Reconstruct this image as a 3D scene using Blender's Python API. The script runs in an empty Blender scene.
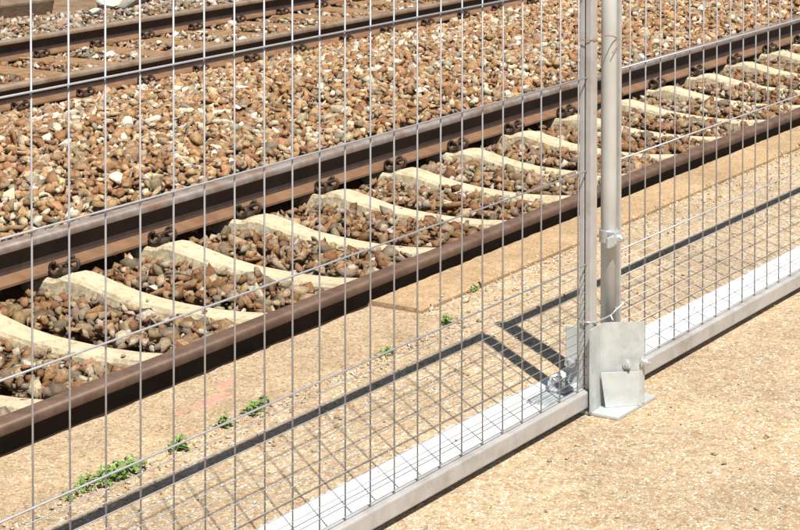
import bpy, bmesh, math, random
import numpy as np
from mathutils import Vector, Matrix, noise as mnoise

# ------------------------------------------------------------------ camera, world, sun, exposure
scene = bpy.context.scene
col = scene.collection
R = math.radians
F_PX, W_PX, EYE = 2060.0, 800.0, 1.73
YAW = math.atan(1281 / F_PX)            # the rails run 31.9 degrees right of the view axis
FENCE_A = YAW - math.atan(1319 / F_PX)  # the fence is under a degree off the rails
PITCH = R(1.5)
cam_d = bpy.data.cameras.new('camera')
cam = bpy.data.objects.new('camera', cam_d)
col.objects.link(cam)
cam.location = (0, 0, EYE)
cam.rotation_euler = (math.pi / 2 - PITCH, 0, YAW - math.pi / 2)
cam_d.sensor_width = 36
cam_d.lens = 36 * F_PX / W_PX
cam_d.shift_y = -(265 + 234 - F_PX * math.tan(PITCH)) / W_PX
cam_d.clip_start, cam_d.clip_end = 0.05, 3000
scene.camera = cam

SUN = Vector((-0.345, -0.425, 1.0)).normalized()     # towards the sun
world = bpy.data.worlds.new('World')
scene.world = world
world.use_nodes = True
wn = world.node_tree.nodes
sky = wn.new('ShaderNodeTexSky')
sky.sky_type = 'NISHITA'
sky.sun_disc = False
sky.sun_elevation = math.asin(SUN.z)
sky.sun_rotation = math.atan2(SUN.x, SUN.y)
world.node_tree.links.new(sky.outputs[0], wn['Background'].inputs[0])
wn['Background'].inputs[1].default_value = 0.05
sd = bpy.data.lights.new('sun', 'SUN')
sd.energy = 5.0
sd.angle = R(0.53)
sd.color = (1.0, 0.955, 0.88)
sun = bpy.data.objects.new('sun', sd)
col.objects.link(sun)
sun.rotation_euler = (-SUN).to_track_quat('-Z', 'Y').to_euler()
sun.location = (0, 0, 30)
scene.view_settings.view_transform = 'Standard'
scene.view_settings.look = 'None'
scene.view_settings.gamma = 1
scene.view_settings.exposure = 0.6

rng = np.random.default_rng(7)
random.seed(7)

# ------------------------------------------------------------------ materials
def new_mat(name):
    m = bpy.data.materials.new(name)
    m.use_nodes = True
    return m, m.node_tree.nodes, m.node_tree.links, m.node_tree.nodes['Principled BSDF']

def ramp(nd, stops, interp='LINEAR'):
    r = nd.new('ShaderNodeValToRGB')
    cr = r.color_ramp
    cr.interpolation = interp
    while len(cr.elements) < len(stops):
        cr.elements.new(0.5)
    for e, (p, c) in zip(cr.elements, stops):
        e.position = p
        e.color = (c[0], c[1], c[2], 1)
    return r

def noise(nd, lk, vec, scale, detail=4, rough=0.55):
    n = nd.new('ShaderNodeTexNoise')
    n.inputs['Scale'].default_value = scale
    n.inputs['Detail'].default_value = detail
    n.inputs['Roughness'].default_value = rough
    if vec is not None:
        lk.new(vec, n.inputs['Vector'])
    return n

def mixc(nd, lk, a, b, fac, mode='MIX'):
    m = nd.new('ShaderNodeMix')
    m.data_type = 'RGBA'
    m.blend_type = mode
    for sock, v in ((m.inputs[6], a), (m.inputs[7], b), (m.inputs[0], fac)):
        if isinstance(v, (int, float)):
            sock.default_value = v
        elif isinstance(v, tuple):
            sock.default_value = (*v, 1)
        else:
            lk.new(v, sock)
    return m.outputs[2]

def bump(nd, lk, height, strength, dist, bsdf):
    b = nd.new('ShaderNodeBump')
    b.inputs['Strength'].default_value = strength
    b.inputs['Distance'].default_value = dist
    lk.new(height, b.inputs['Height'])
    lk.new(b.outputs[0], bsdf.inputs['Normal'])
    return b

def world_pos(nd):
    return nd.new('ShaderNodeNewGeometry').outputs['Position']

def aggregate(name, scale, stops, matrix, pink=None, tint=None, bstr=0.7):
    """exposed-aggregate concrete: little pebbles of several colours in a cement matrix"""
    m, nd, lk, b = new_mat(name)
    pos = world_pos(nd)
    wob = noise(nd, lk, pos, scale * 0.6, 2)
    vm = nd.new('ShaderNodeVectorMath'); vm.operation = 'MULTIPLY_ADD'
    lk.new(wob.outputs['Color'], vm.inputs[0])
    vm.inputs[1].default_value = (0.006, 0.006, 0.006)
    lk.new(pos, vm.inputs[2])
    v = nd.new('ShaderNodeTexVoronoi'); v.inputs['Scale'].default_value = scale
    lk.new(vm.outputs[0], v.inputs['Vector'])
    sep = nd.new('ShaderNodeSeparateColor'); lk.new(v.outputs['Color'], sep.inputs[0])
    peb = ramp(nd, stops, 'CONSTANT'); lk.new(sep.outputs[0], peb.inputs[0])
    ed = nd.new('ShaderNodeTexVoronoi'); ed.feature = 'DISTANCE_TO_EDGE'; ed.inputs['Scale'].default_value = scale
    lk.new(vm.outputs[0], ed.inputs['Vector'])
    er = ramp(nd, [(0.03, (0, 0, 0)), (0.12, (1, 1, 1))]); lk.new(ed.outputs['Distance'], er.inputs[0])
    # some pebbles are sunk in the cement
    sunk = ramp(nd, [(0.16, (0.25,) * 3), (0.3, (1, 1, 1))]); lk.new(sep.outputs[1], sunk.inputs[0])
    fm = nd.new('ShaderNodeMath'); fm.operation = 'MULTIPLY'
    lk.new(er.outputs[0], fm.inputs[0]); lk.new(sunk.outputs[0], fm.inputs[1])
    c = mixc(nd, lk, matrix, peb.outputs[0], fm.outputs[0])
    fine = noise(nd, lk, pos, 420, 3)
    fr = ramp(nd, [(0.3, (0.78, 0.76, 0.73)), (0.7, (1.12, 1.12, 1.1))]); lk.new(fine.outputs[0], fr.inputs[0])
    c = mixc(nd, lk, c, fr.outputs[0], 1.0, 'MULTIPLY')
    big = noise(nd, lk, pos, 2.3, 6, 0.62)
    br = ramp(nd, [(0.33, tint or (0.80, 0.77, 0.74)), (0.66, (1.08, 1.06, 1.02))]); lk.new(big.outputs[0], br.inputs[0])
    c = mixc(nd, lk, c, br.outputs[0], 1.0, 'MULTIPLY')
    mid = noise(nd, lk, pos, 14, 4, 0.7)
    mr = ramp(nd, [(0.3, (0.84, 0.82, 0.80)), (0.6, (1.04, 1.03, 1.02))]); lk.new(mid.outputs[0], mr.inputs[0])
    c = mixc(nd, lk, c, mr.outputs[0], 1.0, 'MULTIPLY')
    if pink:
        for (px, py, rx, ry, ang) in pink:
            mp = nd.new('ShaderNodeMapping'); mp.vector_type = 'TEXTURE'
            mp.inputs['Location'].default_value = (px, py, 0)
            mp.inputs['Rotation'].default_value = (0, 0, ang)
            mp.inputs['Scale'].default_value = (rx, ry, 100)
            lk.new(pos, mp.inputs['Vector'])
            ln = nd.new('ShaderNodeVectorMath'); ln.operation = 'LENGTH'; lk.new(mp.outputs[0], ln.inputs[0])
            nz = noise(nd, lk, pos, 60, 3)
            n0 = nd.new('ShaderNodeMath'); n0.operation = 'MULTIPLY'; n0.inputs[1].default_value = .45; lk.new(nz.outputs[0], n0.inputs[0])
            ad = nd.new('ShaderNodeMath'); ad.operation = 'MULTIPLY_ADD'; ad.inputs[1].default_value = .6
            lk.new(ln.outputs['Value'], ad.inputs[0]); lk.new(n0.outputs[0], ad.inputs[2])
            pr = ramp(nd, [(0.4, (0.6,) * 3), (0.82, (0, 0, 0))]); lk.new(ad.outputs[0], pr.inputs[0])
            c = mixc(nd, lk, c, (0.70, 0.29, 0.25), pr.outputs[0])
    lk.new(c, b.inputs['Base Color'])
    b.inputs['Roughness'].default_value = 0.82
    b.inputs['Specular IOR Level'].default_value = 0.3
    hh = nd.new('ShaderNodeMath'); hh.operation = 'MULTIPLY_ADD'
    lk.new(fm.outputs[0], hh.inputs[0]); hh.inputs[1].default_value = 1.0
    lk.new(fine.outputs[0], hh.inputs[2])
    bump(nd, lk, hh.outputs[0], bstr, 0.003, b)
    return m

M = {}
M['platform'] = aggregate('platform_aggregate', 120,
    [(0.0, (0.53, 0.38, 0.235)), (0.22, (0.63, 0.49, 0.33)), (0.46, (0.69, 0.57, 0.42)), (0.66, (0.45, 0.275, 0.15)),
     (0.74, (0.76, 0.69, 0.57)), (0.89, (0.33, 0.27, 0.20)), (0.94, (0.80, 0.76, 0.69))], (0.50, 0.395, 0.26), bstr=0.75)
M['coping_tan'] = aggregate('coping_tan_concrete', 125,
    [(0.0, (0.48, 0.34, 0.20)), (0.28, (0.58, 0.45, 0.295)), (0.58, (0.65, 0.53, 0.38)), (0.76, (0.36, 0.225, 0.12)), (0.84, (0.70, 0.62, 0.51)), (0.94, (0.30, 0.25, 0.19))],
    (0.50, 0.385, 0.255), pink=[(4.46, 3.375, 0.10, 0.035, 0.1), (4.60, 3.43, 0.06, 0.025, 0.3), (4.33, 3.385, 0.05, 0.012, 0.0)], bstr=0.7)
M['coping_ochre'] = aggregate('coping_ochre_concrete', 140,
    [(0.0, (0.44, 0.30, 0.17)), (0.35, (0.53, 0.385, 0.235)), (0.7, (0.59, 0.45, 0.295)), (0.84, (0.35, 0.22, 0.12)), (0.95, (0.66, 0.56, 0.42))],
    (0.48, 0.345, 0.205), bstr=0.55)

def stone_mat():
    m, nd, lk, b = new_mat('ballast_stone')
    at = nd.new('ShaderNodeAttribute'); at.attribute_name = 'stone_colour'
    pos = world_pos(nd)
    n1 = noise(nd, lk, pos, 75, 6, 0.75)
    r1 = ramp(nd, [(0.3, (0.50, 0.45, 0.40)), (0.68, (1.22, 1.20, 1.17))]); lk.new(n1.outputs[0], r1.inputs[0])
    c = mixc(nd, lk, at.outputs['Color'], r1.outputs[0], 1.0, 'MULTIPLY')
    n2 = noise(nd, lk, pos, 240, 2)
    bump(nd, lk, n1.outputs[0], 0.8, 0.008, b)
    lk.new(c, b.inputs['Base Color'])
    b.inputs['Roughness'].default_value = 0.85
    b.inputs['Specular IOR Level'].default_value = 0.25
    return m
M['stone'] = stone_mat()

def simple_noise_mat(name, c0, c1, scale, rough=0.85, metal=0.0, bstr=0.3, bdist=0.004, spec=0.3, stains=None, detail=6):
    m, nd, lk, b = new_mat(name)
    pos = world_pos(nd)
    n1 = noise(nd, lk, pos, scale, detail, 0.62)
    r1 = ramp(nd, [(0.3, c0), (0.7, c1)]); lk.new(n1.outputs[0], r1.inputs[0])
    c = r1.outputs[0]
    if stains:
        n3 = noise(nd, lk, pos, stains[1], 5, 0.7)
        r3 = ramp(nd, [(stains[2], (0, 0, 0)), (stains[3], (1, 1, 1))]); lk.new(n3.outputs[0], r3.inputs[0])
        c = mixc(nd, lk, c, stains[0], r3.outputs[0])
    lk.new(c, b.inputs['Base Color'])
    b.inputs['Roughness'].default_value = rough
    b.inputs['Metallic'].default_value = metal
    b.inputs['Specular IOR Level'].default_value = spec
    n2 = noise(nd, lk, pos, scale * 6, 4, 0.6)
    bump(nd, lk, n2.outputs[0], bstr, bdist, b)
    return m

M['bed'] = simple_noise_mat('ballast_bed_shade', (0.05, 0.032, 0.018), (0.12, 0.075, 0.04), 25)  # bed coloured dark to paint shade into the gaps between stones
M['earth'] = simple_noise_mat('brown_earth', (0.13, 0.08, 0.045), (0.26, 0.175, 0.10), 6, bstr=0.8, bdist=0.02)
def sleeper_mat():
    m, nd, lk, b = new_mat('dusty_concrete')
    pos = world_pos(nd)
    n1 = noise(nd, lk, pos, 7, 6, 0.65)
    r1 = ramp(nd, [(0.3, (0.46, 0.38, 0.245)), (0.7, (0.59, 0.50, 0.345))]); lk.new(n1.outputs[0], r1.inputs[0])
    c = r1.outputs[0]
    for scale, lo, hi, colr, mx in ((22, .53, .70, (0.27, 0.205, 0.125), .8), (70, .60, .72, (0.19, 0.165, 0.125), .75), (5, .55, .75, (0.36, 0.26, 0.15), .6)):
        n = noise(nd, lk, pos, scale, 5, 0.7)
        r = ramp(nd, [(lo, (0, 0, 0)), (hi, (mx,) * 3)]); lk.new(n.outputs[0], r.inputs[0])
        c = mixc(nd, lk, c, colr, r.outputs[0])
    # the cast flanks are rougher and carry lichen: told apart by the face's own direction
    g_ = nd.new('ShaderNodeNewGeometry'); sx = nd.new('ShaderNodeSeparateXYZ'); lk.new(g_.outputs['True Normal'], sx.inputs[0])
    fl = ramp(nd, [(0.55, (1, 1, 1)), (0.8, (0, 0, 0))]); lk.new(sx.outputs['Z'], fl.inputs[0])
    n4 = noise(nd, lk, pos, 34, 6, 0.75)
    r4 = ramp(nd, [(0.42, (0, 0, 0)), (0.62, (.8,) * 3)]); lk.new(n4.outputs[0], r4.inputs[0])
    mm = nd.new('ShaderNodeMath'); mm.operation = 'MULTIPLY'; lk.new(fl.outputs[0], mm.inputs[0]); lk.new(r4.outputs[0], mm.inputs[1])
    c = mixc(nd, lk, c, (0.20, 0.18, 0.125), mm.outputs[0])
    lk.new(c, b.inputs['Base Color'])
    b.inputs['Roughness'].default_value = 0.9
    b.inputs['Specular IOR Level'].default_value = 0.2
    n5 = noise(nd, lk, pos, 60, 6, 0.75)
    bump(nd, lk, n5.outputs[0], 0.6, 0.006, b)
    return m
M['sleeper'] = sleeper_mat()
M['wood'] = simple_noise_mat('weathered_timber', (0.17, 0.10, 0.05), (0.33, 0.20, 0.10), 12, bstr=0.6, bdist=0.006)
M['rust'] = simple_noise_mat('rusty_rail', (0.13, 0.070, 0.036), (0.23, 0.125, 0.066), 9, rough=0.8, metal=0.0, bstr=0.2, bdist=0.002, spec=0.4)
M['shaded_rust'] = simple_noise_mat('shaded_rust_rail', (0.030, 0.019, 0.014), (0.062, 0.038, 0.027), 11, rough=0.65, bstr=0.2, bdist=0.002, spec=0.45)  # rust colour darkened to paint in the shade below the rail head
M['rail_top'] = simple_noise_mat('worn_rail_head', (0.19, 0.16, 0.14), (0.31, 0.275, 0.255), 18, rough=0.5, metal=0.2, bstr=0.1, bdist=0.001,
                                 stains=((0.20, 0.115, 0.07), 6, 0.42, 0.7))
M['rail_top_dull'] = simple_noise_mat('dull_rail_head', (0.095, 0.058, 0.040), (0.175, 0.110, 0.078), 14, rough=0.5, metal=0.1, bstr=0.25, bdist=0.001,
                                      stains=((0.10, 0.055, 0.035), 5, 0.5, 0.7))
M['rail_top_grey'] = simple_noise_mat('grey_brown_rail_head', (0.20, 0.145, 0.10), (0.29, 0.22, 0.155), 12, rough=0.6, metal=0.1, bstr=0.2, bdist=0.001,
                                      stains=((0.17, 0.095, 0.05), 5, 0.5, 0.7))
M['clip'] = simple_noise_mat('dark_steel_clip', (0.045, 0.032, 0.025), (0.10, 0.065, 0.045), 40, rough=0.6, metal=0.3)
M['paint'] = simple_noise_mat('white_line_paint', (0.80, 0.79, 0.76), (0.88, 0.87, 0.85), 30, rough=0.75, bstr=0.5, bdist=0.003,
                              stains=((0.66, 0.60, 0.50), 55, 0.66, 0.8))
M['tube'] = simple_noise_mat('galvanised_tube', (0.39, 0.375, 0.36), (0.475, 0.46, 0.445), 22, rough=0.48, metal=0.12, bstr=0.05, bdist=0.001,
                             stains=((0.27, 0.235, 0.195), 7, 0.5, 0.78), spec=0.5)
M['wire'] = simple_noise_mat('galvanised_wire', (0.33, 0.335, 0.35), (0.42, 0.425, 0.44), 60, rough=0.42, metal=0.25, bstr=0.05, bdist=0.001, spec=0.5)
M['zinc'] = simple_noise_mat('bright_zinc_sheet', (0.455, 0.485, 0.48), (0.55, 0.58, 0.57), 35, rough=0.42, metal=0.25, bstr=0.06, bdist=0.001, spec=0.5,
                             stains=((0.33, 0.35, 0.34), 14, 0.5, 0.75))
M['bolt'] = simple_noise_mat('shiny_bolt', (0.52, 0.54, 0.56), (0.66, 0.67, 0.68), 80, rough=0.3, metal=0.6, bstr=0.02, bdist=0.0005, spec=0.5)
M['pole'] = simple_noise_mat('cream_grey_pole', (0.42, 0.415, 0.385), (0.49, 0.485, 0.455), 16, rough=0.42, metal=0.05, bstr=0.05, bdist=0.001, spec=0.5)
M['tie'] = simple_noise_mat('rusty_tie_wire', (0.25, 0.13, 0.08), (0.42, 0.26, 0.18), 60, rough=0.6, metal=0.3)
M['leaf'] = simple_noise_mat('weed_leaf', (0.085, 0.16, 0.03), (0.17, 0.29, 0.065), 45, rough=0.6, bstr=0.1)
M['limestone'] = simple_noise_mat('pale_limestone', (0.42, 0.40, 0.32), (0.60, 0.58, 0.49), 10, bstr=0.6, bdist=0.01)
M['oldconcrete'] = simple_noise_mat('brown_old_concrete', (0.13, 0.09, 0.06), (0.22, 0.16, 0.105), 7, bstr=0.5, bdist=0.01)
M['ground'] = simple_noise_mat('wide_ground', (0.22, 0.15, 0.085), (0.34, 0.25, 0.15), 3, bstr=0.5, bdist=0.02)

# ------------------------------------------------------------------ helpers
def link(o, parent=None):
    col.objects.link(o)
    if parent is not None:
        o.parent = parent
    return o

def obj(name, me, mat=None, parent=None, loc=None):
    if mat is not None and not me.materials:
        me.materials.append(mat)
    o = bpy.data.objects.new(name, me)
    if loc is not None:
        o.location = loc
    return link(o, parent)

def tag(o, label=None, cat=None, group=None, kind=None):
    if label: o['label'] = label
    if cat: o['category'] = cat
    if group: o['group'] = group
    if kind: o['kind'] = kind
    return o

def empty(name, loc=(0, 0, 0), rz=0.0):
    o = bpy.data.objects.new(name, None)
    o.empty_display_size = 0.1
    o.location = loc
    o.rotation_euler = (0, 0, rz)
    return link(o)

def mesh_from(name, verts, faces, mat=None, smooth=False):
    me = bpy.data.meshes.new(name)
    me.from_pydata([tuple(v) for v in verts], [], [tuple(f) for f in faces])
    me.update()
    if mat is not None:
        me.materials.append(mat)
    if smooth:
        me.polygons.foreach_set('use_smooth', [True] * len(me.polygons))
    return me

def bm_mesh(name, bm, mat=None, smooth=False):
    bmesh.ops.recalc_face_normals(bm, faces=bm.faces)
    me = bpy.data.meshes.new(name)
    bm.to_mesh(me)
    bm.free()
    if mat is not None:
        me.materials.append(mat)
    if smooth:
        me.polygons.foreach_set('use_smooth', [True] * len(me.polygons))
    return me

def bm_box(bm, x0, x1, y0, y1, z0, z1, bev=0.0, seg=2):
    r = bmesh.ops.create_cube(bm, size=1)
    for v in r['verts']:
        v.co = Vector((x0 + (v.co.x + .5) * (x1 - x0), y0 + (v.co.y + .5) * (y1 - y0), z0 + (v.co.z + .5) * (z1 - z0)))
    if bev:
        es = {e for v in r['verts'] for e in v.link_edges}
        bmesh.ops.bevel(bm, geom=list(es), offset=bev, segments=seg, affect='EDGES', profile=0.6)

def box_mesh(name, x0, x1, y0, y1, z0, z1, mat, bev=0.0, seg=2):
    bm = bmesh.new()
    bm_box(bm, x0, x1, y0, y1, z0, z1, bev, seg)
    return bm_mesh(name, bm, mat)

def tube_path(bm, pts, r, n=8, closed=False):
    pts = [Vector(p) for p in pts]
    rings = []
    N = len(pts)
    prev = None
    for i, p in enumerate(pts):
        if closed:
            t = pts[(i + 1) % N] - pts[i - 1]
        else:
            t = pts[min(i + 1, N - 1)] - pts[max(i - 1, 0)]
        t.normalize()
        if prev is None:
            a = t.orthogonal().normalized()
        else:
            a = (prev - t * prev.dot(t)).normalized()
        prev = a
        b = t.cross(a)
        rings.append([bm.verts.new(p + (a * math.cos(k * 2 * math.pi / n) + b * math.sin(k * 2 * math.pi / n)) * r) for k in range(n)])
    for i in range(N if closed else N - 1):
        A, B = rings[i], rings[(i + 1) % N]
        for k in range(n):
            bm.faces.new((A[k], A[(k + 1) % n], B[(k + 1) % n], B[k]))
    if not closed:
        bm.faces.new(rings[0][::-1]); bm.faces.new(rings[-1])

def smooth_path(pts, it=2):
    pts = [Vector(p) for p in pts]
    for _ in range(it):
        q = [pts[0]]
        for a, b in zip(pts, pts[1:]):
            q += [a * .75 + b * .25, a * .25 + b * .75]
        q.append(pts[-1])
        pts = q
    return pts

def extrude_profile(name, prof, x0, x1, mats, matfn=None, step=None):
    """closed (y,z) profile swept along X"""
    n = len(prof)
    xs = np.linspace(x0, x1, max(2, int((x1 - x0) / step) + 1)) if step else [x0, x1]
    verts = [(x, y, z) for x in xs for (y, z) in prof]
    faces = []
    for i in range(len(xs) - 1):
        for k in range(n):
            a, b = i * n + k, i * n + (k + 1) % n
            faces.append((a, b, b + n, a + n))
    faces.append(tuple(range(n - 1, -1, -1)))
    faces.append(tuple((len(xs) - 1) * n + k for k in range(n)))
    me = mesh_from(name, verts, faces)
    for m in mats:
        me.materials.append(m)
    bm = bmesh.new(); bm.from_mesh(me)
    bmesh.ops.recalc_face_normals(bm, faces=bm.faces)
    bm.to_mesh(me); bm.free()
    if matfn:
        for p in me.polygons:
            p.material_index = matfn(p)
    return me

# frustum helper in plan, used only to keep the stone count down (with a wide margin)
CY, SY = math.cos(YAW), math.sin(YAW)
def in_view(x, y, z, margin=1.3):
    zc = x * CY + y * SY
    xc = x * SY - y * CY
    h = EYE - z
    return (zc > 3.5) & (np.abs(xc) < zc * (400 / F_PX) + margin) & (zc < F_PX * h / 205 + 1.0) & (zc > F_PX * h / 800 - 1.0)

# ------------------------------------------------------------------ setting: ground, ballast bed, platform
PLAT_EDGE, JOINT_R, JOINT_L, X_STEP = 3.552, 3.362, 3.215, 5.52
HEAD1, HEAD2 = -0.145, -0.33
T1, T2 = 4.820, 9.920                     # track centre lines (Y)
GAUGE_C = 0.7535                          # rail centre to track centre

g = mesh_from('ground', [(-600, -600, -0.95), (900, -600, -0.95), (900, 900, -0.95), (-600, 900, -0.95)], [(0, 1, 2, 3)], M['ground'])
tag(obj('ground', g), kind='structure')

def bed_z(x, y):
    x = np.asarray(x, float); y = np.asarray(y, float)
    yy = [3.3, 3.7, 4.0, 5.5, 5.63, 5.72, 6.3, 7.2, 8.2, 8.95, 9.2, 10.75, 10.85, 11.3, 11.9, 12.6, 14.0, 18.0]
    zz = [-.46, -.44, -.375, -.36, -.33, -.185, -.175, -.20, -.33, -.50, -.515, -.515, -.43, -.42, -.42, -.36, -.30, -.30]
    z = np.interp(y, yy, zz)
    return z + 0.018 * np.sin(x * 2.1 + y * 1.3) * np.sin(y * 2.7 - x * .7) * (y > 5.7)

def bed_mesh(name, x0, x1, nx, y0, y1, ny, dz, mat):
    xs = np.linspace(x0, x1, nx); ys = np.linspace(y0, y1, ny)
    gx, gy = np.meshgrid(xs, ys, indexing='ij')
    gz = bed_z(gx, gy) + dz
    verts = np.stack([gx.ravel(), gy.ravel(), gz.ravel()], 1)
    faces = [(i * ny + j, (i + 1) * ny + j, (i + 1) * ny + j + 1, i * ny + j + 1) for i in range(nx - 1) for j in range(ny - 1)]
    return mesh_from(name, verts, faces, mat, True)
tag(obj('ballast_bed', bed_mesh('ballast_bed', -4, 34, 120, 3.3, 11.85, 90, -0.03, M['bed'])), kind='structure')
tag(obj('earth_bank', bed_mesh('earth_bank', -4, 60, 120, 11.85, 18, 40, -0.03, M['earth'])), kind='structure')

# platform slab (plan outline with the step where the coping narrows)
def plan_prism(name, pts, z0, z1, mat, bev=0.0):
    bm = bmesh.new()
    lo = [bm.verts.new((x, y, z0)) for x, y in pts]
    hi = [bm.verts.new((x, y, z1)) for x, y in pts]
    bm.faces.new(lo[::-1]); top = bm.faces.new(hi)
    n = len(pts)
    for k in range(n):
        bm.faces.new((lo[k], lo[(k + 1) % n], hi[(k + 1) % n], hi[k]))
    if bev:
        bmesh.ops.bevel(bm, geom=list(top.edges), offset=bev, segments=2, affect='EDGES')
    return bm_mesh(name, bm, mat)

plat = obj('platform', plan_prism('platform', [(-12, -8), (45, -8), (45, JOINT_R - .006), (X_STEP + .01, JOINT_R - .006),
                                               (X_STEP + .01, JOINT_L - .004), (-12, JOINT_L - .004)], -0.7, 0.0, M['platform']))
tag(plat, kind='structure')

def rough_slab(name, x0, x1, y0, y1, z0, z1, mat, seed, amp=0.004):
    """coping slab with slightly chipped top arrises"""
    rr = random.Random(seed)
    n = int((x1 - x0) / 0.03)
    prof = [(y0, z0), (y0, z1 - .008), (y0 + .006, z1), (y1 - .010, z1), (y1, z1 - .012), (y1, z0)]
    verts, faces = [], []
    for i in range(n + 1):
        x = x0 + (x1 - x0) * i / n
        j0 = (mnoise.noise((x * 9, seed, 0)) * amp + rr.uniform(-amp, amp) * .5)
        j1 = (mnoise.noise((x * 7, seed + 9, 0)) * amp + rr.uniform(-amp, amp) * .6)
        if rr.random() < .03:
            j1 -= rr.uniform(.003, .007)
        for q, (y, z) in enumerate(prof):
            verts.append((x, y + (abs(j0) if q == 2 else j1 if q == 3 else 0), z))
    m = len(prof)
    for i in range(n):
        for k in range(m):
            a, b = i * m + k, i * m + (k + 1) % m
            faces.append((a, b, b + m, a + m))
    faces.append(tuple(range(m))[::-1]); faces.append(tuple(n * m + k for k in range(m)))
    bm = bmesh.new()
    me = mesh_from(name, verts, faces, mat)
    bm.from_mesh(me); bmesh.ops.recalc_face_normals(bm, faces=bm.faces); bm.to_mesh(me); bm.free()
    return me
obj('coping_slab', rough_slab('coping_slab', 1.9, X_STEP - .004, JOINT_L, PLAT_EDGE, -.7, 0.003, M['coping_tan'], 3), parent=plat)
obj('coping_slab', rough_slab('coping_slab', -2.0, 1.894, JOINT_L, PLAT_EDGE, -.7, 0.002, M['coping_tan'], 5), parent=plat)
obj('coping_slab', rough_slab('coping_slab', X_STEP + .004, 9.85, JOINT_R, PLAT_EDGE + .004, -.7, 0.016, M['coping_ochre'], 8), parent=plat)
obj('coping_slab', rough_slab('coping_slab', 9.856, 14.2, JOINT_R, PLAT_EDGE + .004, -.7, 0.014, M['coping_ochre'], 11), parent=plat)

# fence frame -> world
CA, SA = math.cos(FENCE_A), math.sin(FENCE_A)
def fw(s, p, z=0.0):
    return Vector((s * CA - p * SA, s * SA + p * CA, z))

# painted white line along the fence foot, ragged edges
def painted_line():
    rr = random.Random(4)
    verts, faces = [], []
    n = 1500
    for i in range(n + 1):
        s = -2 + 14.0 * i / n
        a = 2.545 + mnoise.noise((s * 30, 1, 0)) * .004 + rr.uniform(-.003, .003)
        b = 2.768 + mnoise.noise((s * 26, 5, 0)) * .006 + mnoise.noise((s * 3, 7, 0)) * .006 + rr.uniform(-.004, .004)
        if abs(s - 3) > 20: b = a
        for p in (a, b):
            for z in (0.0022,):
                verts.append(fw(s, p, z))
    for i in range(n):
        faces.append((2 * i, 2 * i + 2, 2 * i + 3, 2 * i + 1))
    return mesh_from('painted_line', verts, faces, M['paint'])
tag(obj('painted_line', painted_line()), kind='structure')

# ------------------------------------------------------------------ rails
def rail_profile(yc, head):
    half = [(.010, .0015), (.020, .0006), (.026, -.0008), (.0305, -.0035), (.034, -.008), (.0355, -.013), (.036, -.020), (.036, -.031), (.034, -.036), (.028, -.041),
            (.012, -.048), (.0085, -.056), (.0075, -.075), (.0085, -.112), (.013, -.123), (.022, -.131), (.068, -.1415), (.0715, -.145), (.072, -.155)]
    h = [(-y, z) for y, z in half[::-1]] + half
    return [(yc + y, head + z) for y, z in h]

def rail(yc, head, top, body, foot, label, x0=-4, x1=34):
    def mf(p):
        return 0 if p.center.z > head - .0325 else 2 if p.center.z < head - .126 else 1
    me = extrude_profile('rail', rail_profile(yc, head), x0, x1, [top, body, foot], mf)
    me.polygons.foreach_set('use_smooth', [len(p.vertices) == 4 and p.center.z > head - .034 for p in me.polygons])
    return tag(obj('rail', me), label, 'rail')
rail(T1 - GAUGE_C, HEAD1, M['rail_top_dull'], M['shaded_rust'], M['shaded_rust'], 'dark brown rusty rail running right beside the platform edge')
rail(T1 + GAUGE_C, HEAD1, M['rail_top'], M['shaded_rust'], M['rust'], 'rail with grey worn head beyond the pale concrete sleepers, bordering the wide ballast')
rail(T2 - GAUGE_C, HEAD2, M['rail_top_grey'], M['shaded_rust'], M['rust'], 'rusty rail of the second track, bordering the wide ballast strip')
rail(T2 + GAUGE_C, HEAD2, M['rail_top_grey'], M['shaded_rust'], M['rust'], 'farthest rusty rail, beyond the brown timber sleepers')

# ------------------------------------------------------------------ sleepers with spring clips
def concrete_sleeper_mesh(seed):
    rr = random.Random(seed)
    ys = [-1.2, -1.15, -1.05, -.90, -.86, -.64, -.62, -.59, -.55, -.50, -.42, -.32, -.2, -.08]
    ys = ys + [0] + [-y for y in ys[::-1]]
    def top(a):
        return np.interp(a, [0, .12, .25, .36, .45, .53, .58, .61, .63, .86, .885, .93, 1.1, 1.2],
                         [-.352, -.350, -.343, -.328, -.309, -.292, -.289, -.296, -.3065, -.3065, -.294, -.294, -.318, -.335])
    def half(a):
        return np.interp(a, [0, .3, .55, .9, 1.2], [.058, .060, .066, .085, .085])
    verts, faces = [], []
    for y in ys:
        a = abs(y); t = float(top(a)); w = float(half(a))
        j = lambda s=.0025: rr.uniform(-s, s)
        verts += [(-w - .045, y, -.52), (-w - .006 + j(), y + j(), t - .016 + j()), (-w + .006 + j(), y, t - .002 + j(.001)), (0, y, t + .003),
                  (w - .006 + j(), y, t - .002 + j(.001)), (w + .006 + j(), y + j(), t - .016 + j()), (w + .045, y, -.52)]
    n = 7
    for i in range(len(ys) - 1):
        for k in range(n):
            a, b = i * n + k, i * n + (k + 1) % n
            faces.append((a, a + n, b + n, b))
    faces.append(tuple(range(n))); faces.append(tuple((len(ys) - 1) * n + k for k in range(n))[::-1])
    me = mesh_from('sleeper', verts, faces, M['sleeper'])
    bm = bmesh.new(); bm.from_mesh(me)
    bmesh.ops.recalc_face_normals(bm, faces=bm.faces)
    bm.to_mesh(me); bm.free()
    return me

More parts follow.
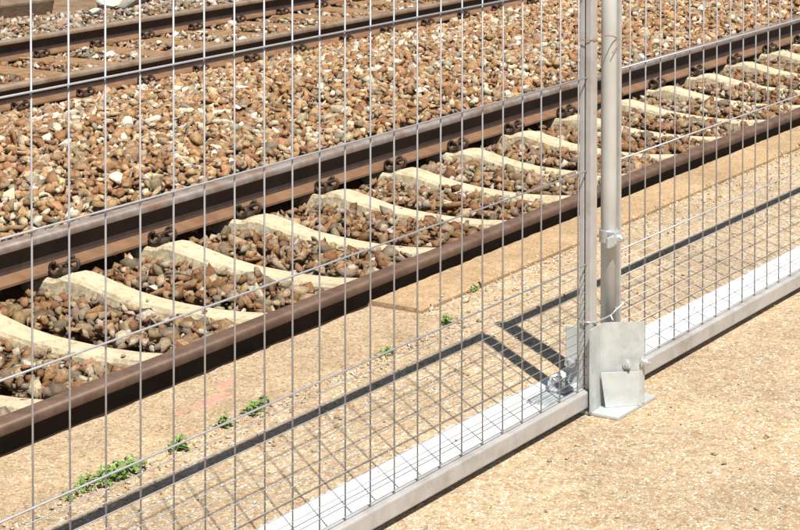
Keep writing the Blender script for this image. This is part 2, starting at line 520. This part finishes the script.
def clip_mesh():
    """spring clip: two coils on a short rod that presses on the rail foot; local -Y points away from the rail"""
    bm = bmesh.new()
    for sx in (-1, 1):
        pts = []
        for k in range(15):
            t = -0.5 + k / 14 * 1.75 * math.pi
            pts.append((sx * (.052 + .006 * k / 14) + .0, -.004 + .027 * math.cos(t + math.pi * .9), .028 + .024 * math.sin(t + math.pi * .9)))
        pts = [(sx * .012, .038, .020), (sx * .04, .036, .022)] + pts
        tube_path(bm, smooth_path(pts, 1), .0085, 7)
    bm_box(bm, -.03, .03, -.022, .014, -.004, .016, .004, 1)
    return bm_mesh('clip', bm, M['clip'], True)
CLIP = clip_mesh()
bolt_bm = bmesh.new()
bmesh.ops.create_cone(bolt_bm, cap_ends=True, segments=6, radius1=.015, radius2=.014, depth=.022)
COACH = bm_mesh('screw_head', bolt_bm, M['clip'])

sleeper_variants = [concrete_sleeper_mesh(k) for k in range(4)]
SP1, X01 = 0.626, 6.245
for k in range(-7, 25):
    x = X01 + SP1 * k + random.uniform(-.008, .008)
    e = empty('concrete_sleeper', (x, T1, 0), random.uniform(-.006, .006))
    e.location.z = 0
    tag(e, 'pale concrete sleeper with humped rail seats crossing the near track', 'sleeper', 'concrete sleepers of the near track')
    obj('beam', sleeper_variants[k % 4], parent=e)
    for ry in (-GAUGE_C, GAUGE_C):
        for sd_ in (-1, 1):
            c = obj('clip', CLIP, parent=e, loc=(random.uniform(-.004, .004), ry + sd_ * .104, HEAD1 - .152))
            c.rotation_euler = (0, 0, 0 if sd_ < 0 else math.pi)

bmw = bmesh.new(); bm_box(bmw, -.125, .125, -1.3, 1.3, -.66, -.488, .008, 1)
WOODM = bm_mesh('timber', bmw, M['wood'])
SP2, X02 = 0.632, 11.84
for k in range(-10, 22):
    x = X02 + SP2 * k + random.uniform(-.015, .015)
    e = empty('timber_sleeper', (x, T2, 0), random.uniform(-.012, .012))
    tag(e, 'brown weathered timber sleeper half buried in ballast of the far track', 'sleeper', 'timber sleepers of the far track')
    obj('beam', WOODM, parent=e)
    for ry in (-GAUGE_C, GAUGE_C):
        for sd_ in (-1, 1):
            c = obj('clip', CLIP, parent=e, loc=(0, ry + sd_ * .104, HEAD2 - .152))
            c.rotation_euler = (0, 0, 0 if sd_ < 0 else math.pi)

# ------------------------------------------------------------------ ballast stones
def hull_variants(n, npts, seed):
    rr = random.Random(seed)
    out = []
    while len(out) < n:
        bm = bmesh.new()
        for _ in range(npts):
            v = Vector((rr.gauss(0, 1), rr.gauss(0, 1), rr.gauss(0, 1))).normalized()
            v *= rr.uniform(.8, 1.1)
            bm.verts.new((v.x * 1.3, v.y * .94, v.z * .72))
        r = bmesh.ops.convex_hull(bm, input=bm.verts)
        bmesh.ops.delete(bm, geom=[g_ for g_ in r['geom_interior'] if isinstance(g_, bmesh.types.BMVert)], context='VERTS')
        bmesh.ops.triangulate(bm, faces=bm.faces)
        bmesh.ops.recalc_face_normals(bm, faces=bm.faces)
        bm.verts.ensure_lookup_table()
        v = np.array([tuple(q.co) for q in bm.verts], dtype=np.float32)
        f = np.array([[q.index for q in t.verts] for t in bm.faces], dtype=np.int32)
        bm.free()
        out.append((v, f))
    return out
HULLS = hull_variants(40, 9, 11)
SMALL = hull_variants(10, 8, 5)

def rotmats(n, tilt):
    az = rng.uniform(0, 2 * np.pi, n)
    ax = rng.normal(0, tilt, n); ay = rng.normal(0, tilt, n)
    def rx(a):
        z = np.zeros_like(a); o = np.ones_like(a)
        return np.stack([np.stack([o, z, z], 1), np.stack([z, np.cos(a), -np.sin(a)], 1), np.stack([z, np.sin(a), np.cos(a)], 1)], 1)
    def ry(a):
        z = np.zeros_like(a); o = np.ones_like(a)
        return np.stack([np.stack([np.cos(a), z, np.sin(a)], 1), np.stack([z, o, z], 1), np.stack([-np.sin(a), z, np.cos(a)], 1)], 1)
    def rz(a):
        z = np.zeros_like(a); o = np.ones_like(a)
        return np.stack([np.stack([np.cos(a), -np.sin(a), z], 1), np.stack([np.sin(a), np.cos(a), z], 1), np.stack([z, z, o], 1)], 1)
    return rx(ax) @ ry(ay) @ rz(az)

def stones_mesh(name, P, S, C, hulls, tilt=.6, mat=None):
    n = len(P)
    Rm = rotmats(n, tilt)
    var = rng.integers(0, len(hulls), n)
    V, Fc, CC = [], [], []
    off = 0
    for h, (hv, hf) in enumerate(hulls):
        idx = np.where(var == h)[0]
        if not len(idx): continue
        vv = np.einsum('nij,vj->nvi', Rm[idx], hv) * S[idx][:, None, None] + P[idx][:, None, :]
        k = len(hv)
        ff = hf[None] + (off + np.arange(len(idx)) * k)[:, None, None]
        V.append(vv.reshape(-1, 3)); Fc.append(ff.reshape(-1, 3))
        CC.append(np.repeat(C[idx], k, axis=0))
        off += k * len(idx)
    V = np.concatenate(V).astype(np.float32); Fc = np.concatenate(Fc).astype(np.int32); CC = np.concatenate(CC)
    me = bpy.data.meshes.new(name)
    me.vertices.add(len(V)); me.vertices.foreach_set('co', V.ravel())
    me.loops.add(Fc.size); me.loops.foreach_set('vertex_index', Fc.ravel())
    me.polygons.add(len(Fc))
    me.polygons.foreach_set('loop_start', np.arange(0, Fc.size, 3, dtype=np.int32))
    me.update(calc_edges=True)
    at = me.attributes.new('stone_colour', 'FLOAT_COLOR', 'POINT')
    at.data.foreach_set('color', np.concatenate([CC, np.ones((len(CC), 1))], 1).astype(np.float32).ravel())
    me.materials.append(mat or M['stone'])
    return me

def blotch(x, y, f, seed):
    """cheap smooth pseudo-noise 0..1"""
    r = np.random.default_rng(seed)
    v = np.zeros_like(x)
    for k in range(7):
        a = r.uniform(0, 2 * np.pi); w = f * r.uniform(.5, 2.0); ph = r.uniform(0, 6.28)
        v += np.sin((x * np.cos(a) + y * np.sin(a)) * w + ph)
    return np.clip(.5 + v / 6.5, 0, 1)

PAL_B = np.array([(.40, .215, .10), (.48, .285, .14), (.34, .18, .085), (.52, .36, .21), (.43, .30, .18), (.57, .46, .31), (.40, .35, .28), (.30, .255, .20), (.70, .63, .52), (.78, .75, .70), (.46, .40, .33)])
W_ORANGE = np.array([.20, .21, .12, .15, .10, .08, .03, .03, .04, .02, .02])
W_GREY = np.array([.07, .09, .05, .10, .12, .14, .12, .07, .11, .07, .06])
W_TRACK = np.array([.14, .13, .15, .12, .16, .08, .06, .08, .04, .015, .025])
W_WHITE = np.array([.10, .08, .08, .10, .12, .12, .10, .06, .12, .10, .02])
def pick_col(n, gmix, WA, WB):
    u = rng.uniform(0, 1, n)
    ca, cb = np.cumsum(WA / WA.sum()), np.cumsum(WB / WB.sum())
    ia = np.searchsorted(ca, u).clip(0, len(PAL_B) - 1); ib = np.searchsorted(cb, u).clip(0, len(PAL_B) - 1)
    i = np.where(rng.uniform(0, 1, n) < gmix, ib, ia)
    c = PAL_B[i]
    c = c * .84 + c.mean(1, keepdims=True) * .16
    c = c * rng.uniform(.78, 1.2, (n, 1)) * rng.uniform(.94, 1.06, (n, 3))
    return np.clip(c, 0.02, .85)

def jgrid(x0, x1, y0, y1, sp, jit=.55):
    xs = np.arange(x0, x1, sp); ys = np.arange(y0, y1, sp)
    gx, gy = np.meshgrid(xs, ys)
    gx = gx.ravel() + rng.uniform(-jit, jit, gx.size) * sp
    gy = gy.ravel() + rng.uniform(-jit, jit, gy.size) * sp
    return gx, gy

def make_ballast(name, label, x0, x1, y0, y1, sp, size, WA, WB, seed, lift, avoid=None, tone=1.0):
    x, y = jgrid(x0, x1, y0, y1, sp)
    z = bed_z(x, y)
    k = in_view(x, y, z)
    if avoid is not None:
        k &= ~avoid(x, y)
    x, y, z = x[k], y[k], z[k]
    n = len(x)
    s = size * np.exp(rng.normal(0, .36, n)).clip(.45, 1.9)
    z = z + lift + rng.uniform(-.022, .017, n) - np.where(np.abs(np.abs(y - T1) - GAUGE_C) < .1, .03, 0)
    gm = blotch(x, y, 1.7, seed) ** 1.5
    if name == 'wide_ballast':
        gm = np.maximum(gm * .8, .95 * np.exp(-((x - 9.3) / 1.5) ** 2 - ((y - 8.0) / .6) ** 2))
        gm = np.maximum(gm, .6 * np.exp(-((x - 13.0) / 2.0) ** 2 - ((y - 7.9) / .8) ** 2))
    c = pick_col(n, gm, WA, WB) * np.array(tone)
    P = np.stack([x, y, z], 1)
    me = stones_mesh(name, P, s, c, HULLS)
    tag(obj(name, me), label, 'ballast', kind='stuff')

def on_sleeper(x, y):
    ph = (x - X01 + SP1 / 2) % SP1 - SP1 / 2
    return (np.abs(ph) < .112) & (np.abs(y - T1) < 1.24)
def near_foot1(x, y):
    f = (np.abs(np.abs(y - T1) - GAUGE_C) < .05)
    return on_sleeper(x, y) | f
def near_foot2(x, y):
    f = (np.abs(np.abs(y - T2) - GAUGE_C) < .085)
    ph = (x - X02 + SP2 / 2) % SP2 - SP2 / 2
    return f | ((np.abs(ph) < .135) & (np.abs(y - T2) < 1.2) & (rng.uniform(0, 1, x.shape) < .9))

make_ballast('cess_ballast', 'shadowed brown ballast stones between the platform wall and near rail', 3.5, 12, 3.6, 4.0, .045, .026, W_TRACK, W_TRACK, 3, .0, near_foot1)
make_ballast('track_ballast', 'brown and grey crushed stones filling the gaps between pale concrete sleepers', 3.5, 20, 4.10, 5.52, .034, .0245, W_TRACK, W_GREY, 4, .015, near_foot1, (.68, .61, .52))
make_ballast('wide_ballast', 'orange brown crushed stones of the wide strip between both tracks', 4.5, 24, 5.655, 9.10, .038, .0255, W_ORANGE, W_WHITE, 21, .004, near_foot2, (.93, .87, .76))
make_ballast('far_track_ballast', 'pale and brown crushed stones between the timber sleepers of the far track', 8, 26, 9.24, 10.6, .045, .026, W_TRACK, W_WHITE, 5, .012, near_foot2, (.75, .70, .64))
make_ballast('verge_gravel', 'grey gravel strip beyond the farthest rail', 9.5, 24, 10.78, 11.9, .05, .028, W_GREY, W_GREY, 6, .0, near_foot2, (.72, .72, .72))

# stones one can pick out, each an object: brown ones near the platform, pale ones in the wide strip
single_meshes = {}
def single_stone(kind, colr):
    ms = []
    for k in range(12):
        hv, hf = HULLS[(k * 2) % len(HULLS)]
        me = mesh_from('ballast_stone', hv, hf)
        at = me.attributes.new('stone_colour', 'FLOAT_COLOR', 'POINT')
        c = np.tile(np.array([*(np.array(colr) * random.uniform(.88, 1.1)), 1.0], dtype=np.float32), (len(hv), 1))
        at.data.foreach_set('color', c.ravel())
        me.materials.append(M['stone'])
        ms.append(me)
    return ms
def scatter_single(n, x0, x1, y0, y1, size, colr, label, group, avoid, lift, margin=0.0, patch=None):
    ms = single_stone(label, colr)
    cnt = 0
    tries = 0
    while cnt < n and tries < 20000:
        tries += 1
        x = random.uniform(x0, x1); y = random.uniform(y0, y1)
        if patch is not None and random.random() > patch(x, y):
            continue
        z = float(bed_z(x, y))
        if not bool(in_view(np.array([x]), np.array([y]), np.array([z]), margin)[0]) or bool(avoid(np.array([x]), np.array([y]))[0]):
            continue
        o = obj('ballast_stone', random.choice(ms), loc=(x, y, z + lift))
        s = size * random.uniform(.8, 1.3)
        o.scale = (s, s * random.uniform(.8, 1.1), s * random.uniform(.75, 1.0))
        o.rotation_euler = (random.gauss(0, .3), random.gauss(0, .3), random.uniform(0, 6.28))
        tag(o, label, 'stone', group)
        cnt += 1
def pale_patch(x, y):
    return max(math.exp(-((x - 9.6) / 1.4) ** 2 - ((y - 8.35) / .55) ** 2), math.exp(-((x - 13.2) / 2.2) ** 2 - ((y - 8.2) / .7) ** 2) * .8,
               math.exp(-((x - 10.5) / 2.5) ** 2 - ((y - 7.4) / .9) ** 2) * .45, .07)
scatter_single(150, 7, 19, 5.8, 9.0, .027, (.66, .62, .54), 'pale whitish stone lying on the brown ballast between the tracks', 'pale stones between the tracks', near_foot2, .022, 0, pale_patch)
scatter_single(50, 7, 17, 5.75, 9.0, .034, (.50, .38, .24), 'large tan stone lying on the brown ballast between the tracks', 'large tan stones between the tracks', near_foot2, .020)
scatter_single(36, 5, 12, 4.25, 5.42, .030, (.36, .22, .115), 'larger orange brown stone lying between concrete sleepers', 'large brown stones between the sleepers', near_foot1, .022)
scatter_single(22, 5, 13, 4.25, 5.42, .025, (.55, .50, .42), 'pale stone lying between concrete sleepers', 'pale stones between the sleepers', near_foot1, .022)
scatter_single(40, 10, 16, 9.3, 10.55, .034, (.68, .65, .59), 'white stone lying between timber sleepers of the far track', 'white stones on the far track', near_foot2, .03)

# a few stones kicked up onto the sleepers
kicked = single_stone('kicked', (.40, .29, .18))
for k in range(18):
    xs_ = X01 + SP1 * random.randint(-3, 10)
    o = obj('ballast_stone', random.choice(kicked), loc=(xs_ + random.uniform(-.04, .04), T1 + random.uniform(-.25, .3), -.340))
    r_ = random.uniform(.010, .019)
    o.scale = (r_, r_ * .9, r_ * .8); o.rotation_euler = (0, 0, random.uniform(0, 6.28))
    tag(o, 'small brown stone resting on top of a concrete sleeper', 'stone', 'stones kicked up onto the sleepers')

# ------------------------------------------------------------------ verge beyond the far track
def boulder(name, loc, sc, rz, mat, seed, label, cat, group=None):
    rr = random.Random(seed)
    bm = bmesh.new()
    for _ in range(22):
        v = Vector((rr.gauss(0, 1), rr.gauss(0, 1), rr.gauss(0, 1))).normalized() * rr.uniform(.85, 1.1)
        bm.verts.new(v)
    r = bmesh.ops.convex_hull(bm, input=bm.verts)
    bmesh.ops.delete(bm, geom=[g_ for g_ in r['geom_interior'] if isinstance(g_, bmesh.types.BMVert)], context='VERTS')
    bmesh.ops.bevel(bm, geom=list(bm.edges), offset=.07, segments=1, affect='EDGES')
    bmesh.ops.scale(bm, vec=sc, verts=bm.verts)
    o = obj(name, bm_mesh(name, bm, mat), loc=loc)
    o.rotation_euler = (0, 0, rz)
    return tag(o, label, cat, group)
boulder('pale_boulder', (14.25, 11.75, -.33), (.42, .22, .12), .15, M['limestone'], 3, 'wide flat pale limestone block beyond the farthest rail', 'boulder')
boulder('pale_boulder', (14.95, 12.0, -.33), (.36, .24, .12), -.2, M['limestone'], 8, 'second pale limestone block lying behind the wide flat one', 'boulder')
boulder('pale_boulder', (13.62, 11.55, -.38), (.07, .06, .05), .4, M['limestone'], 12, 'small pale lump of limestone by the verge gravel', 'boulder')
# old concrete kerb block and timber posts at the very edge of the picture
kb = box_mesh('kerb_block', -.52, .52, -.16, .16, -.12, .10, M['oldconcrete'], .02)
o = obj('kerb_block', kb, loc=(13.15, 12.25, -.36)); o.rotation_euler = (.25, 0, -.06)
tag(o, 'brown weathered concrete kerb block lying beyond the verge gravel', 'kerb block')
bmp = bmesh.new()
r0 = bmesh.ops.create_cone(bmp, cap_ends=True, segments=10, radius1=.10, radius2=.085, depth=1.1)
for v in bmp.verts:
    v.co.x *= 1 + .12 * mnoise.noise((v.co.x * 9, v.co.y * 9, v.co.z * 3)); v.co.y *= 1 + .12 * mnoise.noise((v.co.y * 9, v.co.z * 9, 2))
o = obj('timber_post', bm_mesh('timber_post', bmp, M['wood']), loc=(12.55, 11.98, .10)); o.rotation_euler = (.05, -.06, .3)
tag(o, 'thick brown timber post standing beyond the verge gravel', 'post')
bmp = bmesh.new(); bm_box(bmp, -.07, .07, -.05, .05, -.5, .5, .01, 1)
o = obj('timber_post', bm_mesh('timber_post', bmp, M['oldconcrete']), loc=(12.88, 12.02, .02)); o.rotation_euler = (.06, .10, .5)
tag(o, 'slimmer leaning squared post next to the thick timber post', 'post')

# ------------------------------------------------------------------ fence panels
PZ_TOP = 1.42
P0 = 2.534                       # mesh plane, distance from the camera's foot
def rect_tube(name, parent, x0, x1, y0, y1, z0, z1, mat='tube', bev=.004):
    return obj(name, box_mesh(name, x0, x1, y0, y1, z0, z1, M[mat], bev), parent=parent)

def wire_mesh(length, r, axis, n=6):
    bm = bmesh.new()
    if axis == 'z':
        tube_path(bm, [(0, 0, 0), (0, 0, length)], r, n)
    else:
        tube_path(bm, [(0, 0, 0), (length, 0, 0)], r, n)
    return bm_mesh('wire', bm, M['wire'], True)

def panel(s0, s1, label, first_wire, pitch, nwire, left_stile, right_stile):
    """mesh fence panel from s0 to s1 along the fence line"""
    root = empty('mesh_fence', fw(s0, P0), FENCE_A)
    L = s1 - s0
    tag(root, label, 'fence')
    rect_tube('bottom_rail', root, .002, L - .002, -.019, .016, .020, .063)
    rect_tube('top_rail', root, .002, L - .002, -.017, .017, PZ_TOP - .035, PZ_TOP)
    for (a, w, d0, d1, kind) in (left_stile, right_stile):
        if kind == 'double':
            rect_tube('stile', root, a, a + w, -.019, -.0005, .0205, PZ_TOP + .001, bev=.003)
            rect_tube('clamp_bar', root, a + .003, a + w - .001, .0035, .019, .0205, PZ_TOP + .0005, bev=.003)
        else:
            rect_tube('stile', root, a, a + w, d0, d1, .0205, PZ_TOP + .001, bev=.003)
    vw = wire_mesh(PZ_TOP - .09, .00215, 'z')
    for k in range(nwire):
        s = first_wire + pitch * k - s0
        o = obj('wire', vw, parent=root, loc=(s + random.uniform(-.0012, .0012), random.uniform(-.0005, .0005), .055))
        o.rotation_euler = (random.gauss(0, .0008), random.gauss(0, .0012), 0)
    hw = wire_mesh(L - .012, .0024, 'x'); hs = wire_mesh(L - .012, .0011, 'x')
    zs = [.399 + .25 * k for k in range(4)] ; dense = [.399 - .025 * k for k in range(1, 14)]
    for z in zs:
        obj('wire', hw, parent=root, loc=(.006, -.0045, z + random.uniform(-.001, .001)))
    for z in dense:
        obj('wire', hs, parent=root, loc=(.006, -.0038, z + random.uniform(-.0008, .0008)))
    return root
SL0, SL1 = 1.753, 4.908
panel(SL0, SL1, 'welded mesh fence panel ending in the square upright left of the round post', 4.833 - .1 * 30, .1, 31,
      (0, .03, 0, 0, 'double'), (SL1 - SL0 - .035, .035, 0, 0, 'double'))
SR0, SR1 = 5.058, 8.15
panel(SR0, SR1, 'welded mesh fence panel starting behind the round post and its zinc foot', 5.14, .0985, 30,
      (0, .008, -.013, .012, 'single'), (SR1 - SR0 - .03, .03, 0, 0, 'double'))

# ------------------------------------------------------------------ round post with zinc foot
SP, PP = 5.034, 2.545
post = empty('fence_post', fw(SP, PP), FENCE_A)
tag(post, 'round cream grey steel post standing in a folded zinc foot', 'post')
bm = bmesh.new()
tube_path(bm, [(0, 0, .012), (0, 0, .6), (0, 0, 1.0), (0, 0, PZ_TOP)], .0215, 28)
obj('pole', bm_mesh('pole', bm, M['pole'], False), parent=post).data.polygons.foreach_set('use_smooth', [len(p.vertices) == 4 for p in post.children[0].data.polygons])
bm = bmesh.new(); bmesh.ops.create_cone(bm, cap_ends=True, segments=28, radius1=.0235, radius2=.019, depth=.02)
obj('post_cap', bm_mesh('post_cap', bm, M['zinc']), parent=post, loc=(0, 0, PZ_TOP + .0105))
def lp(s, p):                    # fence coordinates -> post-local
    return (s - SP, p - PP)
bx, by = lp(4.858, 2.426)
foot = obj('base_plate', box_mesh('base_plate', bx, bx + .232, by, by + .28, .0, .010, M['zinc'], .003), parent=post)

def sheet(name, plan, z0, z1, th, mat, parent, top_drop=None):
    """bent sheet standing on a plan polyline, with real thickness"""
    pts = [Vector((*lp(*q), 0)) for q in plan]
    nrm = []
    for i in range(len(pts)):
        t = (pts[min(i + 1, len(pts) - 1)] - pts[max(i - 1, 0)]).normalized()
        nrm.append(Vector((-t.y, t.x, 0)))
    bm = bmesh.new()
    ringA = [];
    for i, p in enumerate(pts):
        zt = z1 - (top_drop[i] if top_drop else 0)
        a, b = p, p + nrm[i] * th
        ringA.append([bm.verts.new((a.x, a.y, z0)), bm.verts.new((a.x, a.y, zt)), bm.verts.new((b.x, b.y, zt)), bm.verts.new((b.x, b.y, z0))])
    for A, B in zip(ringA, ringA[1:]):
        for k in range(4):
            bm.faces.new((A[k], A[(k + 1) % 4], B[(k + 1) % 4], B[k]))
    bm.faces.new(ringA[0][::-1]); bm.faces.new(ringA[-1])
    me = bm_mesh(name, bm, mat)
    return obj(name, me, parent=parent)
plan = smooth_path([(4.850, 2.504, 0), (4.895, 2.507, 0), (4.934, 2.510, 0), (4.962, 2.474, 0), (4.988, 2.438, 0), (4.996, 2.427, 0), (5.010, 2.423, 0)], 2)
sheet('sleeve', [(p.x, p.y) for p in plan], .0105, .232, .0035, M['zinc'], post)
# low folded front plate with a slanting edge
def front_plate():
    q = [(4.904, 2.5015), (4.984, 2.4265)]
    a, b = [Vector((*lp(*v), 0)) for v in q]
    d = (b - a)
    n = Vector((-d.y, d.x, 0)).normalized() * -.004
    lean = Vector((.8, .6, 0)) * .005
    poly = [(a + d * .12, .0108), (b, .0108), (b + lean, .100), (a + lean, .104)]
    bm = bmesh.new()
    f = [bm.verts.new((p.x, p.y, z)) for p, z in poly]
    k = [bm.verts.new((p.x + n.x, p.y + n.y, z)) for p, z in poly]
    bm.faces.new(f); bm.faces.new(k[::-1])
    for i in range(4):
        bm.faces.new((f[i], f[(i + 1) % 4], k[(i + 1) % 4], k[i]))
    return obj('front_plate', bm_mesh('front_plate', bm, M['zinc']), parent=post)
front_plate()
def bolt(s, p, z, axis, parent, r=.009, d=.014):
    bm = bmesh.new()
    bmesh.ops.create_cone(bm, cap_ends=True, segments=6, radius1=r, radius2=r * .92, depth=d)
    bmesh.ops.create_cone(bm, cap_ends=True, segments=14, radius1=r * 1.5, radius2=r * 1.5, depth=.003, matrix=Matrix.Translation((0, 0, -d * .5)))
    bmesh.ops.create_cone(bm, cap_ends=True, segments=10, radius1=r * .5, radius2=r * .45, depth=.014, matrix=Matrix.Translation((0, 0, d * .7)))
    o = obj('bolt', bm_mesh('bolt', bm, M['bolt']), parent=parent, loc=(*lp(s, p), z))
    o.rotation_euler = axis
    return o
AX_X = (0, -math.pi / 2, 0)     # head towards -X
AX_Y = (math.pi / 2, 0, 0)      # head towards -Y
bolt(4.968, 2.452, .118, (0, -math.pi / 2, .75), post)
bolt(5.002, 2.417, .122, AX_Y, post)
# rear bracket with nuts, behind the corner of the left panel
rx_, ry_ = lp(5.045, 2.665)
bmb = bmesh.new()
bm_box(bmb, rx_, rx_ + .006, ry_ - .055, ry_ + .018, .0105, .175, .002, 1)
obj('rear_bracket', bm_mesh('rear_bracket', bmb, M['zinc']), parent=post)
bmb = bmesh.new()
bm_box(bmb, rx_ - .09, rx_ + .04, ry_ - .03, ry_ + .034, .0104, .018, .002, 1)
obj('rear_flange', bm_mesh('rear_flange', bmb, M['zinc']), parent=post)
for (s, p, z, a) in ((5.033, 2.665, .075, AX_X), (5.035, 2.632, .10, AX_X), (4.975, 2.690, .026, (0, 0, 0)), (5.02, 2.69, .026, (0, 0, 0)), (4.99, 2.655, .026, (0, 0, 0))):
    bolt(s, p, z, a, post, .0115, .018)
# pipe clamp joining post and square upright
cl = empty('pipe_clamp', fw(SP, PP, .445), FENCE_A)
tag(cl, 'bright zinc pipe clamp bolted round the post at knee height', 'clamp')
bm = bmesh.new()
ring = [(0.0243 * math.cos(a), 0.0243 * math.sin(a)) for a in np.linspace(0, 2 * math.pi, 28, endpoint=False)]
vo = [[bm.verts.new((x * q, y * q, z)) for x, y in ring] for q, z in ((1.0, -.017), (1.06, -.015), (1.06, .015), (1.0, .017), (.895, .017), (.895, -.017))]
for A, B in zip(vo, vo[1:] + vo[:1]):
    for k in range(28):
        bm.faces.new((A[k], A[(k + 1) % 28], B[(k + 1) % 28], B[k]))
obj('collar', bm_mesh('collar', bm, M['bolt']), parent=cl)
bm = bmesh.new(); bm_box(bm, -.070, -.022, -.036, -.028, -.020, .010, .003, 2)
obj('strap', bm_mesh('strap', bm, M['zinc']), parent=cl)
bm = bmesh.new(); bm_box(bm, -.036, .002, -.040, -.014, -.016, .018, .005, 2)
obj('lug', bm_mesh('lug', bm, M['bolt']), parent=cl)
bm = bmesh.new()
bmesh.ops.create_cone(bm, cap_ends=True, segments=6, radius1=.0105, radius2=.010, depth=.012)
bmesh.ops.create_cone(bm, cap_ends=True, segments=10, radius1=.0052, radius2=.005, depth=.012, matrix=Matrix.Translation((0, 0, .008)))
o = obj('bolt', bm_mesh('bolt', bm, M['bolt']), parent=cl, loc=(-.020, -.046, 0)); o.rotation_euler = (math.pi / 2, 0, 0)

# tie wire round upright and post
def tie(name, z, pts, r, mat, label, extra):
    bm = bmesh.new()
    P = [fw(s, p, z + dz) for s, p, dz in pts]
    tube_path(bm, smooth_path(P, 2), r, 6)
    for e in extra:
        tube_path(bm, smooth_path([fw(s, p, z + dz) for s, p, dz in e], 1), r, 6)
    return tag(obj(name, bm_mesh(name, bm, mat, True)), label, 'wire tie')
tie('tie_wire', 1.0, [(4.872, 2.556, 0), (4.869, 2.530, 0), (4.871, 2.512, .002), (4.905, 2.511, .006), (4.96, 2.515, .004), (5.01, 2.520, -.004), (5.036, 2.520, -.012),
                      (5.062, 2.545, -.018), (5.036, 2.571, -.01), (4.95, 2.562, 0), (4.872, 2.558, .003)], .0013, M['tie'],
    'thin rusty wire twisted round the upright and round post', [[(5.052, 2.525, -.016), (5.03, 2.516, -.03), (5.008, 2.522, -.05)]])
tie('tie_wire', .245, [(4.872, 2.556, 0), (4.869, 2.512, .0), (4.93, 2.508, -.002), (4.99, 2.512, -.004), (5.036, 2.519, 0), (5.060, 2.545, .012), (5.036, 2.572, .01),
                       (4.95, 2.562, .004), (4.872, 2.558, 0)], .0022, M['bolt'],
    'bright wire knotted round the post just above its zinc foot', [[(4.99, 2.512, -.004), (5.0, 2.505, .008), (5.03, 2.49, .026)], [(4.98, 2.512, -.002), (4.975, 2.50, -.016)]])

# ------------------------------------------------------------------ weeds along the joint and grit
def weed(loc, n, rad, hgt, label, seed, rx=1.0):
    rr = random.Random(seed)
    verts, faces = [], []
    for _ in range(n):
        a = rr.uniform(0, 6.283); d = rad * math.sqrt(rr.random())
        cx_, cy_ = d * math.cos(a) * rx, d * math.sin(a) * .8
        cz = rr.uniform(0.0, hgt) * (1 - .5 * d / rad)
        L = rr.uniform(.010, .026); w = L * rr.uniform(.14, .30)
        az = rr.uniform(0, 6.283); el = rr.uniform(-.1, 1.1)
        dr = Vector((math.cos(az) * math.cos(el), math.sin(az) * math.cos(el), math.sin(el)))
        sdv = Vector((-math.sin(az), math.cos(az), rr.uniform(-.4, .4))).normalized()
        o_ = Vector((cx_, cy_, cz + .002))
        b = len(verts)
        droop = Vector((0, 0, -L * .25))
        verts += [o_, o_ + dr * L * .45 + sdv * w, o_ + dr * L + droop, o_ + dr * L * .45 - sdv * w, o_ + dr * L * .5 + Vector((0, 0, -w * .35))]
        faces += [(b, b + 1, b + 4), (b + 1, b + 2, b + 4), (b + 2, b + 3, b + 4), (b + 3, b, b + 4)]
    return tag(obj('weed', mesh_from('weed', verts, faces, M['leaf']), loc=loc), label, 'weed', 'weeds in the paving joint')
yj = JOINT_L + .002
weed((3.80, yj, 0), 150, .045, .028, 'broad low green weed clump, largest one in the paving joint', 1, 1.5)
weed((3.885, yj - .008, 0), 170, .05, .032, 'dense green weed clump touching the largest clump', 2, 1.3)
weed((3.69, yj - .004, 0), 34, .028, .012, 'thin flat green weed at the outer end of the row', 3, 1.4)
weed((4.09, yj - .012, 0), 60, .026, .026, 'small round green weed tuft beside the pink paint mark', 4)
weed((4.30, yj, 0), 45, .020, .034, 'small upright green weed tuft on the tan slab edge', 5)
weed((4.43, yj - .002, 0), 70, .030, .030, 'bushy green weed with a taller stem above it', 6)
weed((4.495, yj + .012, 0), 40, .018, .034, 'dark little weed right behind the bushy weed', 7)
weed((5.09, yj - .008, 0), 42, .026, .016, 'pale flat weed by the coping step', 8, 1.5)
weed((5.455, yj + .004, 0), 48, .022, .030, 'lone green weed tuft in the gravel beside the post shadow', 9)
weed((5.86, JOINT_R - .014, 0), 22, .022, .010, 'tiny green sprout hugging the ochre coping joint', 10, 1.6)

def grit():
    P, S, C = [], [], []
    def add(n, x0, x1, yc, ys, size, cols):
        x = rng.uniform(x0, x1, n); y = yc + rng.normal(0, ys, n)
        k = y < PLAT_EDGE - .02
        x, y = x[k], y[k]
        s = size * np.exp(rng.normal(0, .35, len(x)))
        on_coping = ((x > X_STEP) & (y > JOINT_R)) * .015
        P.append(np.stack([x, y, s * .35 + on_coping], 1)); S.append(s)
        C.append(np.array(cols)[rng.integers(0, len(cols), len(x))] * rng.uniform(.85, 1.1, (len(x), 1)))
    pale = [(.70, .62, .49), (.64, .53, .38), (.58, .45, .29), (.76, .71, .62)]
    mix = [(.70, .60, .46), (.52, .36, .20), (.42, .35, .27), (.78, .72, .62), (.60, .46, .30)]
    add(300, 3.3, 5.5, JOINT_L - .02, .012, .0042, pale)
    add(300, 3.3, 5.5, JOINT_L - .05, .03, .0042, mix)
    add(520, 5.5, 10.5, JOINT_R - .02, .011, .0046, pale)
    add(800, 5.4, 10, JOINT_R - .12, .07, .0045, mix)
    add(700, 3.4, 9, 2.98, .12, .0045, mix)
    add(650, 3.5, 8.5, 2.15, .35, .0042, mix)
    me = stones_mesh('loose_grit', np.concatenate(P), np.concatenate(S), np.concatenate(C), SMALL)
    tag(obj('loose_grit', me), 'loose pale grit scattered along the paving joints', 'grit', kind='stuff')
grit()
